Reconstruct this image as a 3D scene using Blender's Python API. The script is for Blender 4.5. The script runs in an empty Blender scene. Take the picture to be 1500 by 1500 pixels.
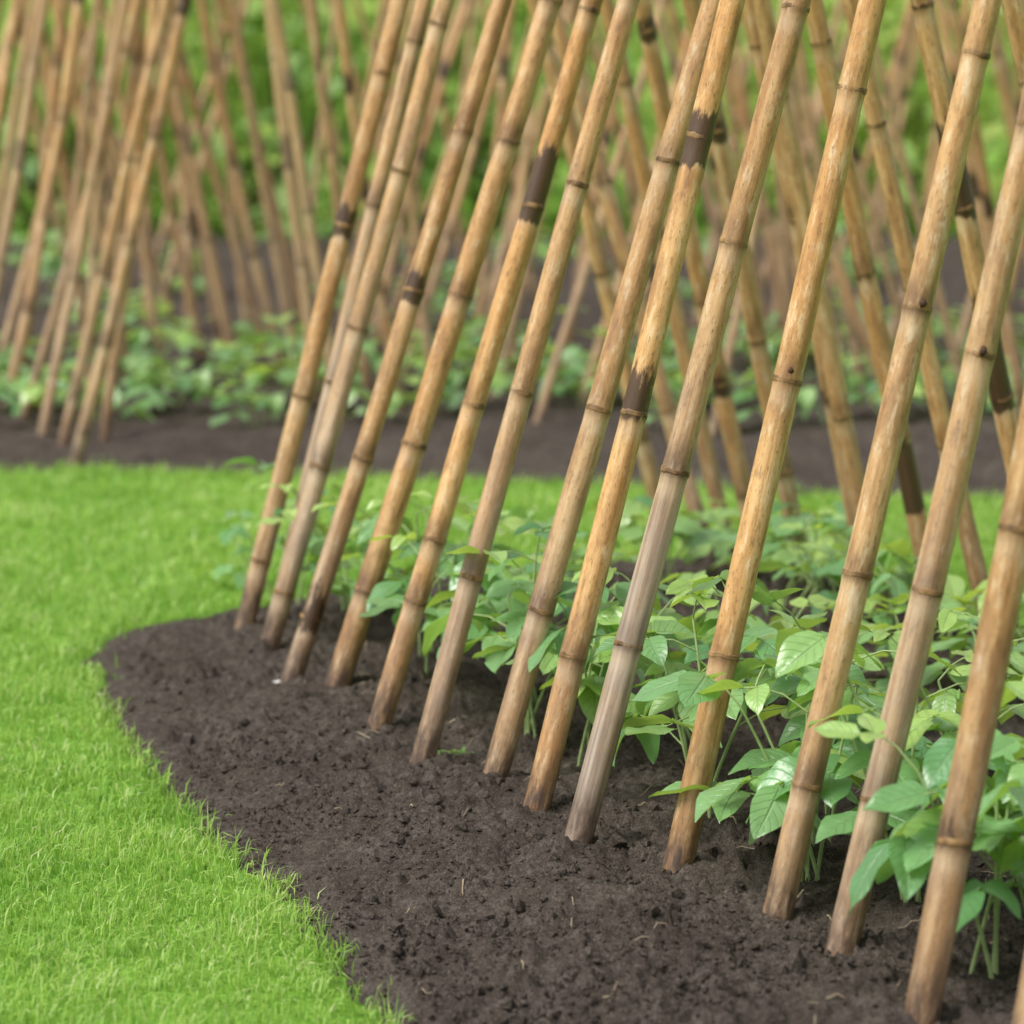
import bpy, math, random
import numpy as np
from mathutils import Vector, Matrix, Quaternion

random.seed(7)
rng = np.random.default_rng(7)
S = bpy.context.scene
COL = S.collection

# ------------------------------------------------------------------ camera geometry (for measuring the place)
F = 5300.0; H = 1.08
TH = math.atan(800.0 / F)
CAM = np.array([0, 0, H])
FWD = np.array([0, math.cos(TH), -math.sin(TH)])
UP = np.array([0, math.sin(TH), math.cos(TH)])
RT = np.array([1.0, 0, 0])

def ray(px, py):
    return FWD + RT * ((px - 750) / F) + UP * ((750 - py) / F)
def ground(px, py, z=0.0):
    d = ray(px, py); return CAM + d * ((z - H) / d[2])
def project(P):
    v = np.asarray(P) - CAM; zc = v @ FWD
    return 750 + F * (v @ RT) / zc, 750 - F * (v @ UP) / zc
def hit(px, py, p0, n):
    d = ray(px, py); return CAM + d * (((p0 - CAM) @ n) / (d @ n))

# row frame of the near trellis
R3 = np.array([-0.353, 0.935, 0]); R3 /= np.linalg.norm(R3)
P3 = np.array([R3[1], -R3[0], 0])
O1 = np.array([-0.44, 6.0, 0.0])
Z3 = np.array([0, 0, 1.0])

# ------------------------------------------------------------------ noise
_tab = np.random.default_rng(99).random((256, 256))
def vnoise(x, y):
    x = np.asarray(x, float); y = np.asarray(y, float)
    xi = np.floor(x).astype(int); yi = np.floor(y).astype(int)
    fx = x - xi; fy = y - yi
    fx = fx * fx * (3 - 2 * fx); fy = fy * fy * (3 - 2 * fy)
    a = _tab[xi & 255, yi & 255]; b = _tab[(xi + 1) & 255, yi & 255]
    c = _tab[xi & 255, (yi + 1) & 255]; d = _tab[(xi + 1) & 255, (yi + 1) & 255]
    return (a * (1 - fx) + b * fx) * (1 - fy) + (c * (1 - fx) + d * fx) * fy
def fbm(x, y, s, o=4, g=0.5):
    r = 0; a = 1; t = 0
    for k in range(o):
        ca, sa = math.cos(0.9 * k + .4), math.sin(0.9 * k + .4)
        r = r + a * vnoise((x * ca - y * sa) * s + 17.3 * k, (x * sa + y * ca) * s + 5.1 * k); t += a; a *= g; s *= 2.03
    return r / t
def sst(a, b, x):
    t = np.clip((x - a) / (b - a), 0, 1); return t * t * (3 - 2 * t)

# ------------------------------------------------------------------ mesh helpers
def mesh_np(name, verts, faces_list, attrs=None, smooth=True):
    me = bpy.data.meshes.new(name)
    verts = np.asarray(verts, np.float32)
    idx = np.concatenate([f.ravel() for f in faces_list]).astype(np.int32)
    tot = np.concatenate([np.full(len(f), f.shape[1]) for f in faces_list])
    start = (np.cumsum(tot) - tot).astype(np.int32)
    me.vertices.add(len(verts)); me.vertices.foreach_set('co', verts.ravel())
    me.loops.add(len(idx)); me.loops.foreach_set('vertex_index', idx)
    me.polygons.add(len(tot)); me.polygons.foreach_set('loop_start', start)
    me.polygons.foreach_set('use_smooth', np.full(len(tot), bool(smooth)))
    for k, v in (attrs or {}).items():
        a = me.attributes.new(k, 'FLOAT', 'POINT'); a.data.foreach_set('value', np.asarray(v, np.float32))
    me.update(calc_edges=True)
    return me
def link(name, me, mat, parent=None):
    o = bpy.data.objects.new(name, me); COL.objects.link(o)
    if mat and not me.materials: me.materials.append(mat)
    if parent: o.parent = parent
    return o
def tag(o, label, cat, group=None, kind=None):
    o['label'] = label; o['category'] = cat
    if group: o['group'] = group
    if kind: o['kind'] = kind
    return o
def structure(o, kind='structure', label=None, cat=None):
    o['kind'] = kind
    if label: o['label'] = label
    if cat: o['category'] = cat
    return o
def empty(name, loc):
    o = bpy.data.objects.new(name, None); COL.objects.link(o); o.location = loc
    o.empty_display_size = 0.05; return o

class Acc:
    def __init__(s): s.v = []; s.q = []; s.t = []; s.a = {}; s.n = 0
    def add(s, v, q=None, t=None, **at):
        v = np.asarray(v, float); s.v.append(v)
        if q is not None and len(q): s.q.append(np.asarray(q, int) + s.n)
        if t is not None and len(t): s.t.append(np.asarray(t, int) + s.n)
        for k, x in at.items():
            s.a.setdefault(k, []).append(np.broadcast_to(np.asarray(x, float), (len(v),)))
        s.n += len(v)
    def mesh(s, name, smooth=True):
        fl = []
        if s.q: fl.append(np.concatenate(s.q))
        if s.t: fl.append(np.concatenate(s.t))
        return mesh_np(name, np.concatenate(s.v), fl, {k: np.concatenate(x) for k, x in s.a.items()}, smooth)
    def tube(s, pts, r0, r1, seg=5, **at):
        pts = np.asarray(pts, float); n = len(pts)
        tg = np.gradient(pts, axis=0); tg /= np.linalg.norm(tg, axis=1)[:, None] + 1e-9
        ref = np.array([0.31, 0.95, 0.05])
        a = np.cross(tg, ref); a /= np.linalg.norm(a, axis=1)[:, None] + 1e-9
        b = np.cross(tg, a)
        r = np.linspace(r0, r1, n)[:, None, None]
        th = np.linspace(0, 2 * math.pi, seg, endpoint=False)
        v = pts[:, None, :] + r * (a[:, None, :] * np.cos(th)[None, :, None] + b[:, None, :] * np.sin(th)[None, :, None])
        i = np.arange(n - 1)[:, None] * seg; j = np.arange(seg)[None, :]; j2 = (j + 1) % seg
        q = np.stack([i + j, i + j2, i + seg + j2, i + seg + j], -1).reshape(-1, 4)
        s.add(v.reshape(-1, 3), q, **at)

# ------------------------------------------------------------------ materials
def new_mat(name):
    m = bpy.data.materials.new(name); m.use_nodes = True
    nt = m.node_tree; nt.nodes.clear(); return m, nt
def N(nt, typ, **kw):
    n = nt.nodes.new(typ)
    for k, v in kw.items():
        if k == 'inp':
            for kk, vv in v.items(): n.inputs[kk].default_value = vv
        else: setattr(n, k, v)
    return n
def L(nt, a, b): nt.links.new(a, b)
def mixc(nt, fac, a, b, blend='MIX'):
    n = nt.nodes.new('ShaderNodeMix'); n.data_type = 'RGBA'; n.blend_type = blend
    for sock, val in ((0, fac), (6, a), (7, b)):
        if hasattr(val, 'links'): L(nt, val, n.inputs[sock])
        elif sock == 0: n.inputs[0].default_value = val
        else: n.inputs[sock].default_value = (*val, 1) if len(val) == 3 else val
    return n.outputs[2]
def math_n(nt, op, a, b=0.0, clamp=False):
    n = nt.nodes.new('ShaderNodeMath'); n.operation = op; n.use_clamp = clamp
    for i, val in enumerate((a, b)):
        if hasattr(val, 'links'): L(nt, val, n.inputs[i])
        else: n.inputs[i].default_value = val
    return n.outputs[0]
def ramp(nt, fac, stops):
    n = nt.nodes.new('ShaderNodeValToRGB'); L(nt, fac, n.inputs[0])
    e = n.color_ramp.elements
    while len(e) < len(stops): e.new(0.5)
    for el, (p, c) in zip(e, stops):
        el.position = p; el.color = (*c, 1) if len(c) == 3 else c
    return n.outputs[0]
def noise(nt, vec, scale, detail=4, rough=0.55):
    n = N(nt, 'ShaderNodeTexNoise', inp={'Scale': scale, 'Detail': detail, 'Roughness': rough})
    if vec is not None: L(nt, vec, n.inputs['Vector'])
    return n.outputs['Fac']
def attr(nt, name):
    return N(nt, 'ShaderNodeAttribute', attribute_name=name).outputs['Fac']
def mapping(nt, vec, scale):
    n = N(nt, 'ShaderNodeMapping'); n.inputs['Scale'].default_value = scale; L(nt, vec, n.inputs['Vector']); return n.outputs[0]
def out(nt, sh):
    o = nt.nodes.new('ShaderNodeOutputMaterial'); L(nt, sh, o.inputs['Surface'])
def bump(nt, h, strength, dist):
    b = N(nt, 'ShaderNodeBump', inp={'Strength': strength, 'Distance': dist}); L(nt, h, b.inputs['Height']); return b.outputs[0]

def mat_bamboo(name, grey=0.0):
    m, nt = new_mat(name)
    tc = N(nt, 'ShaderNodeTexCoord'); oi = N(nt, 'ShaderNodeObjectInfo')
    off = N(nt, 'ShaderNodeVectorMath', operation='MULTIPLY_ADD')
    rnd = N(nt, 'ShaderNodeCombineXYZ')
    for i in range(3): L(nt, oi.outputs['Random'], rnd.inputs[i])
    L(nt, rnd.outputs[0], off.inputs[0]); off.inputs[1].default_value = (3.1, 5.7, 9.3); L(nt, tc.outputs['Object'], off.inputs[2])
    v = off.outputs[0]
    st = noise(nt, mapping(nt, v, (110, 110, 2.6)), 1.0, 5, 0.65)
    bl = noise(nt, mapping(nt, v, (26, 26, 7)), 1.0, 5, 0.65)
    mt = noise(nt, mapping(nt, v, (85, 85, 22)), 1.0, 5, 0.72)
    sp = noise(nt, mapping(nt, v, (300, 300, 110)), 1.0, 3, 0.7)
    lng = noise(nt, mapping(nt, v, (3, 3, 2.6)), 1.0, 2, 0.5)
    c = ramp(nt, st, [(0.32, (0.39, 0.205, 0.082)), (0.5, (0.61, 0.375, 0.168)), (0.68, (0.75, 0.525, 0.285))])
    c = mixc(nt, math_n(nt, 'MULTIPLY', ramp(nt, lng, [(0.42, (0, 0, 0)), (0.60, (1, 1, 1))]), 0.6), c, (0.52, 0.27, 0.094))
    c = mixc(nt, math_n(nt, 'MULTIPLY', ramp(nt, bl, [(0.49, (0, 0, 0)), (0.64, (1, 1, 1))]), 0.68), c, (0.29, 0.15, 0.066))
    c = mixc(nt, math_n(nt, 'MULTIPLY', ramp(nt, mt, [(0.53, (0, 0, 0)), (0.66, (1, 1, 1))]), 0.65), c, (0.22, 0.11, 0.05))
    c = mixc(nt, math_n(nt, 'MULTIPLY', ramp(nt, mt, [(0.34, (1, 1, 1)), (0.46, (0, 0, 0))]), 0.6), c, (0.79, 0.66, 0.47))
    c = mixc(nt, math_n(nt, 'MULTIPLY', ramp(nt, sp, [(0.58, (0, 0, 0)), (0.70, (1, 1, 1))]), 0.7), c, (0.12, 0.06, 0.027))
    tint = ramp(nt, oi.outputs['Random'], [(0.0, (0.82, 0.79, 0.78)), (0.3, (1.02, 1.02, 1.02)), (0.6, (1.05, 0.96, 0.84)), (0.8, (0.95, 0.90, 0.84)), (1.0, (0.88, 0.80, 0.73))])
    c = mixc(nt, 1.0, c, tint, 'MULTIPLY')
    ag = math_n(nt, 'MULTIPLY', attr(nt, 'age'), ramp(nt, bl, [(0.25, (0.35, 0.35, 0.35)), (0.58, (1, 1, 1))]), True)
    c = mixc(nt, ag, c, mixc(nt, ramp(nt, st, [(0.35, (0, 0, 0)), (0.65, (1, 1, 1))]), (0.23, 0.165, 0.125), (0.56, 0.46, 0.385)))
    dirt = math_n(nt, 'MULTIPLY', attr(nt, 'dirt'), ramp(nt, mt, [(0.3, (0.25, 0.25, 0.25)), (0.6, (1, 1, 1))]), True)
    c = mixc(nt, dirt, c, (0.085, 0.055, 0.040))
    nd = math_n(nt, 'MULTIPLY', attr(nt, 'nodal'), ramp(nt, mt, [(0.25, (0.4, 0.4, 0.4)), (0.52, (1, 1, 1))]), True)
    c = mixc(nt, nd, c, (0.060, 0.025, 0.012))
    pl = math_n(nt, 'MULTIPLY', attr(nt, 'pale'), 0.3, True)
    c = mixc(nt, pl, c, (0.70, 0.55, 0.38))
    mot = math_n(nt, 'ADD', math_n(nt, 'MULTIPLY', mt, .6), math_n(nt, 'MULTIPLY', bl, .4))
    dk = math_n(nt, 'ADD', math_n(nt, 'MULTIPLY', attr(nt, 'dark'), 1.95), math_n(nt, 'MULTIPLY', math_n(nt, 'SUBTRACT', mot, 0.63), 4.6))
    dk = ramp(nt, dk, [(0.30, (0, 0, 0)), (0.66, (1, 1, 1))])
    c = mixc(nt, math_n(nt, 'MULTIPLY', dk, 0.94), c, mixc(nt, st, (0.014, 0.008, 0.005), (0.10, 0.05, 0.025)))
    if grey > 0: c = mixc(nt, grey, c, (0.52, 0.365, 0.235))
    p = N(nt, 'ShaderNodeBsdfPrincipled', inp={'Roughness': 0.42, 'Specular IOR Level': 0.5})
    L(nt, c, p.inputs['Base Color'])
    h = math_n(nt, 'ADD', math_n(nt, 'MULTIPLY', st, 0.6), math_n(nt, 'MULTIPLY', sp, 0.5))
    L(nt, bump(nt, h, 0.45, 0.002), p.inputs['Normal'])
    L(nt, math_n(nt, 'ADD', math_n(nt, 'MULTIPLY', mt, 0.35), 0.20), p.inputs['Roughness'])
    out(nt, p.outputs[0]); return m

def mat_simple(name, c1, c2, scale, rough=0.8, bs=0.3, bd=0.002, coord='Object'):
    m, nt = new_mat(name); tc = N(nt, 'ShaderNodeTexCoord')
    n = noise(nt, tc.outputs[coord], scale, 5, 0.65)
    p = N(nt, 'ShaderNodeBsdfPrincipled', inp={'Roughness': rough, 'Specular IOR Level': 0.3})
    L(nt, ramp(nt, n, [(0.3, c1), (0.7, c2)]), p.inputs['Base Color'])
    L(nt, bump(nt, n, bs, bd), p.inputs['Normal']); out(nt, p.outputs[0]); return m

def mat_soil(name):
    m, nt = new_mat(name)
    g = N(nt, 'ShaderNodeNewGeometry').outputs['Position']
    a = noise(nt, g, 9, 5, 0.6); b = noise(nt, g, 90, 6, 0.75); d = noise(nt, g, 420, 4, 0.75)
    c = ramp(nt, b, [(0.30, (0.048, 0.038, 0.031)), (0.5, (0.108, 0.089, 0.074)), (0.70, (0.210, 0.178, 0.152))])
    c = mixc(nt, math_n(nt, 'MULTIPLY', ramp(nt, a, [(0.4, (0, 0, 0)), (0.65, (1, 1, 1))]), 0.55), c, (0.066, 0.050, 0.039))
    c = mixc(nt, ramp(nt, d, [(0.55, (0, 0, 0)), (0.69, (0.8, 0.8, 0.8))]), c, (0.32, 0.27, 0.225))
    c = mixc(nt, ramp(nt, d, [(0.31, (0.85, 0.85, 0.85)), (0.46, (0, 0, 0))]), c, (0.020, 0.016, 0.013))
    p = N(nt, 'ShaderNodeBsdfPrincipled', inp={'Roughness': 0.95, 'Specular IOR Level': 0.12})
    L(nt, c, p.inputs['Base Color'])
    h = math_n(nt, 'ADD', math_n(nt, 'MULTIPLY', b, 0.7), math_n(nt, 'MULTIPLY', d, 0.5))
    L(nt, bump(nt, h, 0.9, 0.011), p.inputs['Normal']); out(nt, p.outputs[0]); return m

def mat_leafy(name, stops, trans, tw, rough, veins=False, spec=0.45):
    m, nt = new_mat(name)
    t = attr(nt, 'tone')
    c = ramp(nt, t, stops)
    tc = ramp(nt, t, [(0, trans[0]), (1, trans[1])])
    p = N(nt, 'ShaderNodeBsdfPrincipled', inp={'Roughness': rough, 'Specular IOR Level': spec})
    if veins:
        u = math_n(nt, 'ABSOLUTE', attr(nt, 'lu')); vv = attr(nt, 'lv')
        w = math_n(nt, 'FRACT', math_n(nt, 'MULTIPLY', math_n(nt, 'SUBTRACT', vv, math_n(nt, 'MULTIPLY', u, 0.28)), 6.5))
        w = math_n(nt, 'ABSOLUTE', math_n(nt, 'SUBTRACT', w, 0.5))
        side = ramp(nt, w, [(0.0, (1, 1, 1)), (0.10, (0, 0, 0))])
        mid = ramp(nt, u, [(0.03, (1, 1, 1)), (0.09, (0, 0, 0))])
        vm = math_n(nt, 'MAXIMUM', math_n(nt, 'MULTIPLY', side, 0.4), mid)
        geo = N(nt, 'ShaderNodeNewGeometry').outputs['Position']
        pn = noise(nt, geo, 60, 4)
        c = mixc(nt, math_n(nt, 'MULTIPLY', ramp(nt, pn, [(.35, (0, 0, 0)), (.65, (1, 1, 1))]), 0.25), c, (0.14, 0.33, 0.10))
        c = mixc(nt, math_n(nt, 'MULTIPLY', vm, 0.22), c, (0.48, 0.68, 0.36))
        h = math_n(nt, 'MULTIPLY', math_n(nt, 'SUBTRACT', 1.0, vm), math_n(nt, 'ADD', 0.7, math_n(nt, 'MULTIPLY', pn, 0.8)))
        L(nt, bump(nt, h, 0.6, 0.004), p.inputs['Normal'])
        p.inputs['Coat Weight'].default_value = 0.7; p.inputs['Coat Roughness'].default_value = 0.36
    L(nt, c, p.inputs['Base Color'])
    tr = N(nt, 'ShaderNodeBsdfTranslucent'); L(nt, tc, tr.inputs['Color'])
    mx = N(nt, 'ShaderNodeMixShader', inp={0: tw}); L(nt, p.outputs[0], mx.inputs[1]); L(nt, tr.outputs[0], mx.inputs[2])
    out(nt, mx.outputs[0]); return m

M_BAM = mat_bamboo('bamboo_culm')
M_BAMF = mat_bamboo('bamboo_culm_weathered', 0.35)
M_NODE = mat_simple('bamboo_node', (0.035, 0.017, 0.009), (0.40, 0.235, 0.10), 60, 0.55)
M_SCAR = mat_simple('bamboo_scar', (0.02, 0.012, 0.008), (0.10, 0.05, 0.025), 120, 0.7)
M_SOIL = mat_soil('dark_soil')
M_LEAF = mat_leafy('bean_leaf', [(0, (0.13, 0.34, 0.12)), (0.5, (0.27, 0.52, 0.19)), (1, (0.50, 0.71, 0.17))],
                   ((0.30, 0.60, 0.09), (0.66, 0.86, 0.10)), 0.36, 0.32, True, 0.9)
M_STEM = mat_simple('bean_stem', (0.25, 0.36, 0.12), (0.42, 0.52, 0.24), 40, 0.6)
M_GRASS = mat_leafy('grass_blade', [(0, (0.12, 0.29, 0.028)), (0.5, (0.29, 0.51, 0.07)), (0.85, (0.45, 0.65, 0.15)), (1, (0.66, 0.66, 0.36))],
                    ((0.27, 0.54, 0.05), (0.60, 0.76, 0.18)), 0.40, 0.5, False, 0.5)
M_SHRUB = mat_leafy('shrub_leaf', [(0, (0.20, 0.35, 0.13)), (0.5, (0.42, 0.60, 0.20)), (1, (0.66, 0.75, 0.26))],
                    ((0.45, 0.67, 0.16), (0.80, 0.90, 0.27)), 0.48, 0.45, False, 0.6)
M_WOOD = mat_simple('shrub_wood', (0.10, 0.07, 0.045), (0.22, 0.16, 0.10), 30, 0.9)
M_STRAW = mat_simple('dry_straw', (0.24, 0.18, 0.115), (0.50, 0.40, 0.28), 50, 0.8)
M_PEB = mat_simple('pale_stone', (0.45, 0.43, 0.40), (0.65, 0.63, 0.60), 80, 0.8)

def mat_lawn():
    m, nt = new_mat('lawn_turf'); g = N(nt, 'ShaderNodeNewGeometry').outputs['Position']
    a = noise(nt, g, 2.2, 4); b = noise(nt, g, 120, 5, 0.7)
    c = ramp(nt, b, [(0.3, (0.08, 0.20, 0.022)), (0.55, (0.20, 0.40, 0.05)), (0.75, (0.36, 0.55, 0.10))])
    c = mixc(nt, math_n(nt, 'MULTIPLY', a, 0.4), c, (0.25, 0.46, 0.06))
    p = N(nt, 'ShaderNodeBsdfPrincipled', inp={'Roughness': 0.9, 'Specular IOR Level': 0.15}); L(nt, c, p.inputs['Base Color'])
    L(nt, bump(nt, b, 0.8, 0.01), p.inputs['Normal']); out(nt, p.outputs[0]); return m
M_LAWN = mat_lawn()

# ------------------------------------------------------------------ bed outlines
def chaikin(p, n=2):
    p = np.asarray(p, float)
    for _ in range(n):
        q = np.roll(p, -1, 0); p = np.stack([p * .75 + q * .25, p * .25 + q * .75], 1).reshape(-1, 2)
    return p
def g2(px, py): return ground(px, py)[:2]
bed1 = [g2(*p) for p in [(132, 968), (145, 1020), (185, 1090), (234, 1145), (290, 1200), (355, 1255), (418, 1315), (487, 1405), (546, 1475), (592, 1530), (668, 1650), (772, 1850)]]
bed1 += [np.array([0.9, 2.3]), np.array([2.0, 2.6])]
for t in (-3.3, -2.5, -1.5, -0.7, 0.0, 0.25): bed1.append((O1 + P3 * 1.10 + R3 * t)[:2])
bed1 += [g2(*p) for p in [(1120, 812), (1000, 824), (700, 850), (500, 876), (330, 905), (205, 925), (150, 943)]]
bed1 = chaikin(bed1)
bed2 = [np.array([-2.8, 7.95])] + [g2(*p) for p in [(-300, 703), (0, 697), (400, 699), (800, 712), (1200, 722), (1500, 727), (1800, 732)]] + [np.array([2.8, 7.3]), np.array([4.2, 14.2]), np.array([0, 14.4]), np.array([-4.2, 14.2])]
bed2 = chaikin(bed2)

def sdist(poly, x, y):
    x = np.asarray(x, float); y = np.asarray(y, float)
    d2 = np.full(x.shape, 1e9); ins = np.zeros(x.shape, bool)
    A = poly; B = np.roll(poly, -1, 0)
    for (ax, ay), (bx, by) in zip(A, B):
        ex, ey = bx - ax, by - ay
        t = np.clip(((x - ax) * ex + (y - ay) * ey) / (ex * ex + ey * ey + 1e-12), 0, 1)
        d2 = np.minimum(d2, (x - ax - t * ex) ** 2 + (y - ay - t * ey) ** 2)
        c = (ay > y) != (by > y)
        xx = ax + (y - ay) * ex / (ey if abs(ey) > 1e-12 else 1e-12)
        ins ^= c & (x < xx)
    return np.sqrt(d2) * np.where(ins, 1, -1)

def edge_noise(x, y): return (fbm(x, y, 9, 3) - 0.5) * 0.06
def soil_z(x, y, sd, amp=1.0):
    e = sst(0.0, 0.09, sd)
    z = -0.012 + 0.020 * sst(-0.03, 0.05, sd) + 0.032 * sst(0.03, 0.35, sd)
    n = (fbm(x, y, 5, 3) - 0.5) * 0.045 + (fbm(x, y, 20, 5, 0.66) - 0.5) * 0.038
    m = sst(.35, .65, fbm(x + 3, y + 9, 8, 2))
    lump = np.maximum(fbm(x + 31, y + 7, 36, 4, 0.7) - 0.53, 0) * 0.085 * m
    fine = (fbm(x, y, 130, 3, 0.75) - 0.5) * 0.013
    return z + amp * e * (n + lump + fine)
def bed1_z(x, y):
    x = np.atleast_1d(x); y = np.atleast_1d(y); return soil_z(x, y, sdist(bed1, x, y) + edge_noise(x, y))

def lawn_z(x, y):
    return (fbm(x, y, 0.9, 3) - 0.5) * 0.05 * np.exp(-np.maximum(np.abs(x) - 6, 0) * 0.3)

def build_bed(name, poly, step, xr, yr, amp=1.0):
    xs = np.arange(xr[0], xr[1], step); ys = np.arange(yr[0], yr[1], step)
    X, Y = np.meshgrid(xs, ys); sh = X.shape
    sd = sdist(poly, X.ravel(), Y.ravel()) + edge_noise(X.ravel(), Y.ravel())
    z = soil_z(X.ravel(), Y.ravel(), sd, amp)
    z = z + lawn_z(X.ravel(), Y.ravel()) * np.exp(-np.maximum(sd, 0) * 4)
    keep = (sd > -0.035).reshape(sh)
    k = keep[:-1, :-1] & keep[1:, :-1] & keep[:-1, 1:] & keep[1:, 1:]
    I = np.arange(X.size).reshape(sh)
    q = np.stack([I[:-1, :-1][k], I[:-1, 1:][k], I[1:, 1:][k], I[1:, :-1][k]], -1)
    u, inv = np.unique(q, return_inverse=True)
    v = np.stack([X.ravel()[u], Y.ravel()[u], z[u]], 1)
    o = link(name, mesh_np(name, v, [inv.reshape(q.shape)]), M_SOIL)
    return structure(o)
build_bed('soil_bed', bed1, 0.0050, (-0.9, 2.1), (2.3, 7.2))
build_bed('back_soil_bed', bed2, 0.025, (-4.3, 4.3), (7.0, 14.6))

def all_sd(x, y):
    e = edge_noise(x, y)
    return np.maximum(sdist(bed1, x, y), sdist(bed2, x, y)) + e

# lawn: one sheet to the horizon
xs = np.concatenate([np.linspace(-250, -5, 14), np.arange(-4.5, 4.5, 0.04), np.linspace(5, 250, 14)])
ys = np.concatenate([np.linspace(-60, 1.5, 8), np.arange(2.0, 15.0, 0.04), np.linspace(16, 400, 16)])
X, Y = np.meshgrid(xs, ys); xf, yf = X.ravel(), Y.ravel()
sdl = all_sd(xf, yf)
zl = lawn_z(xf, yf) - 0.10 * sst(-0.005, 0.07, sdl)
I = np.arange(X.size).reshape(X.shape)
q = np.stack([I[:-1, :-1], I[:-1, 1:], I[1:, 1:], I[1:, :-1]], -1).reshape(-1, 4)
structure(link('lawn', mesh_np('lawn', np.stack([xf, yf, zl], 1), [q]), M_LAWN))

# ------------------------------------------------------------------ grass blades (uncountable)
def blades(regions):
    PX = []; PY = []; W = []; LN = []
    for (y0, y1, dens, w, ln) in regions:
        hw = 0.16 * y1 + 0.25
        n = int(dens * 2 * hw * (y1 - y0))
        x = rng.uniform(-hw, hw, n); y = rng.uniform(y0, y1, n)
        k = np.abs(x) < 0.16 * y + 0.2
        x, y = x[k], y[k]
        sd = all_sd(x, y)
        k = (sd < 0.000 + rng.normal(0, 0.011, len(x)) + 0.040 * (vnoise(x * 40, y * 40) - 0.5)) & (fbm(x, y, 30, 2) + rng.normal(0, .15, len(x)) > .33)
        x, y, sd = x[k], y[k], sd[k]
        f = 0.45 + 1.0 * fbm(x, y, 9, 3) + 0.3 * np.exp(-np.abs(sd) / 0.03) * vnoise(x * 22, y * 22)
        PX.append(x); PY.append(y); W.append(w * rng.uniform(0.6, 1.25, len(x))); LN.append(ln * f * rng.uniform(0.5, 1.5, len(x)))
    x = np.concatenate(PX); y = np.concatenate(PY); w = np.concatenate(W); ln = np.concatenate(LN); n = len(x)
    az = rng.uniform(0, 2 * math.pi, n); tilt = np.abs(rng.normal(0.8, 0.4, n))
    dx, dy = np.cos(az), np.sin(az)
    fz = rng.uniform(0, math.pi, n); wx, wy = -dy * np.cos(fz * .3), dx * np.cos(fz * .3)
    z = lawn_z(x, y) - 0.003
    b = np.stack([x, y, z], 1); wv = np.stack([wx, wy, np.sin(fz) * 0.3], 1) * (w / 2)[:, None]
    d1 = np.stack([dx * np.sin(tilt * .5), dy * np.sin(tilt * .5), np.cos(tilt * .5)], 1)
    t2 = tilt * 1.7; d2 = np.stack([dx * np.sin(t2), dy * np.sin(t2), np.cos(t2)], 1)
    mid = b + d1 * (ln * .55)[:, None]; tip = mid + d2 * (ln * .5)[:, None]
    V = np.stack([b - wv, b + wv, mid - wv * .85, mid + wv * .85, tip], 1).reshape(-1, 3)
    i = np.arange(n) * 5
    q = np.stack([i, i + 1, i + 3, i + 2], 1); t = np.stack([i + 2, i + 3, i + 4], 1)
    tone = np.clip(0.10 + 0.80 * fbm(x, y, 6.0, 4) + rng.normal(0, 0.26, n), 0, 0.94)
    tone[rng.random(n) < 0.04] = 1.0
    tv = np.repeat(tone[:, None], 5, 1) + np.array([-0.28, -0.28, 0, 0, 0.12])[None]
    return mesh_np('grass', V, [q, t], {'tone': np.clip(tv, 0, 1).ravel()})
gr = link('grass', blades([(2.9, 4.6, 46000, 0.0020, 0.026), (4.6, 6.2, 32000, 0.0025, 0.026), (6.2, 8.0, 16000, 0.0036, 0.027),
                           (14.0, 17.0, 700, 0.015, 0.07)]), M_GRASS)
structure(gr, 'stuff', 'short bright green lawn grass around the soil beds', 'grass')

# ------------------------------------------------------------------ soil crumbs and straw (uncountable)
def ico():
    p = (1 + 5 ** .5) / 2
    v = np.array([(-1, p, 0), (1, p, 0), (-1, -p, 0), (1, -p, 0), (0, -1, p), (0, 1, p), (0, -1, -p), (0, 1, -p), (p, 0, -1), (p, 0, 1), (-p, 0, -1), (-p, 0, 1)], float)
    f = np.array([(0, 11, 5), (0, 5, 1), (0, 1, 7), (0, 7, 10), (0, 10, 11), (1, 5, 9), (5, 11, 4), (11, 10, 2), (10, 7, 6), (7, 1, 8), (3, 9, 4), (3, 4, 2), (3, 2, 6), (3, 6, 8), (3, 8, 9), (4, 9, 5), (2, 4, 11), (6, 2, 10), (8, 6, 7), (9, 8, 1)])
    return v / np.linalg.norm(v[0]), f
IV, IF = ico()
OV = np.array([(1, 0, 0), (-1, 0, 0), (0, 1, 0), (0, -1, 0), (0, 0, 1), (0, 0, -1)], float)
OF = np.array([(0, 2, 4), (2, 1, 4), (1, 3, 4), (3, 0, 4), (2, 0, 5), (1, 2, 5), (3, 1, 5), (0, 3, 5)])
CA = Acc()
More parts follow.
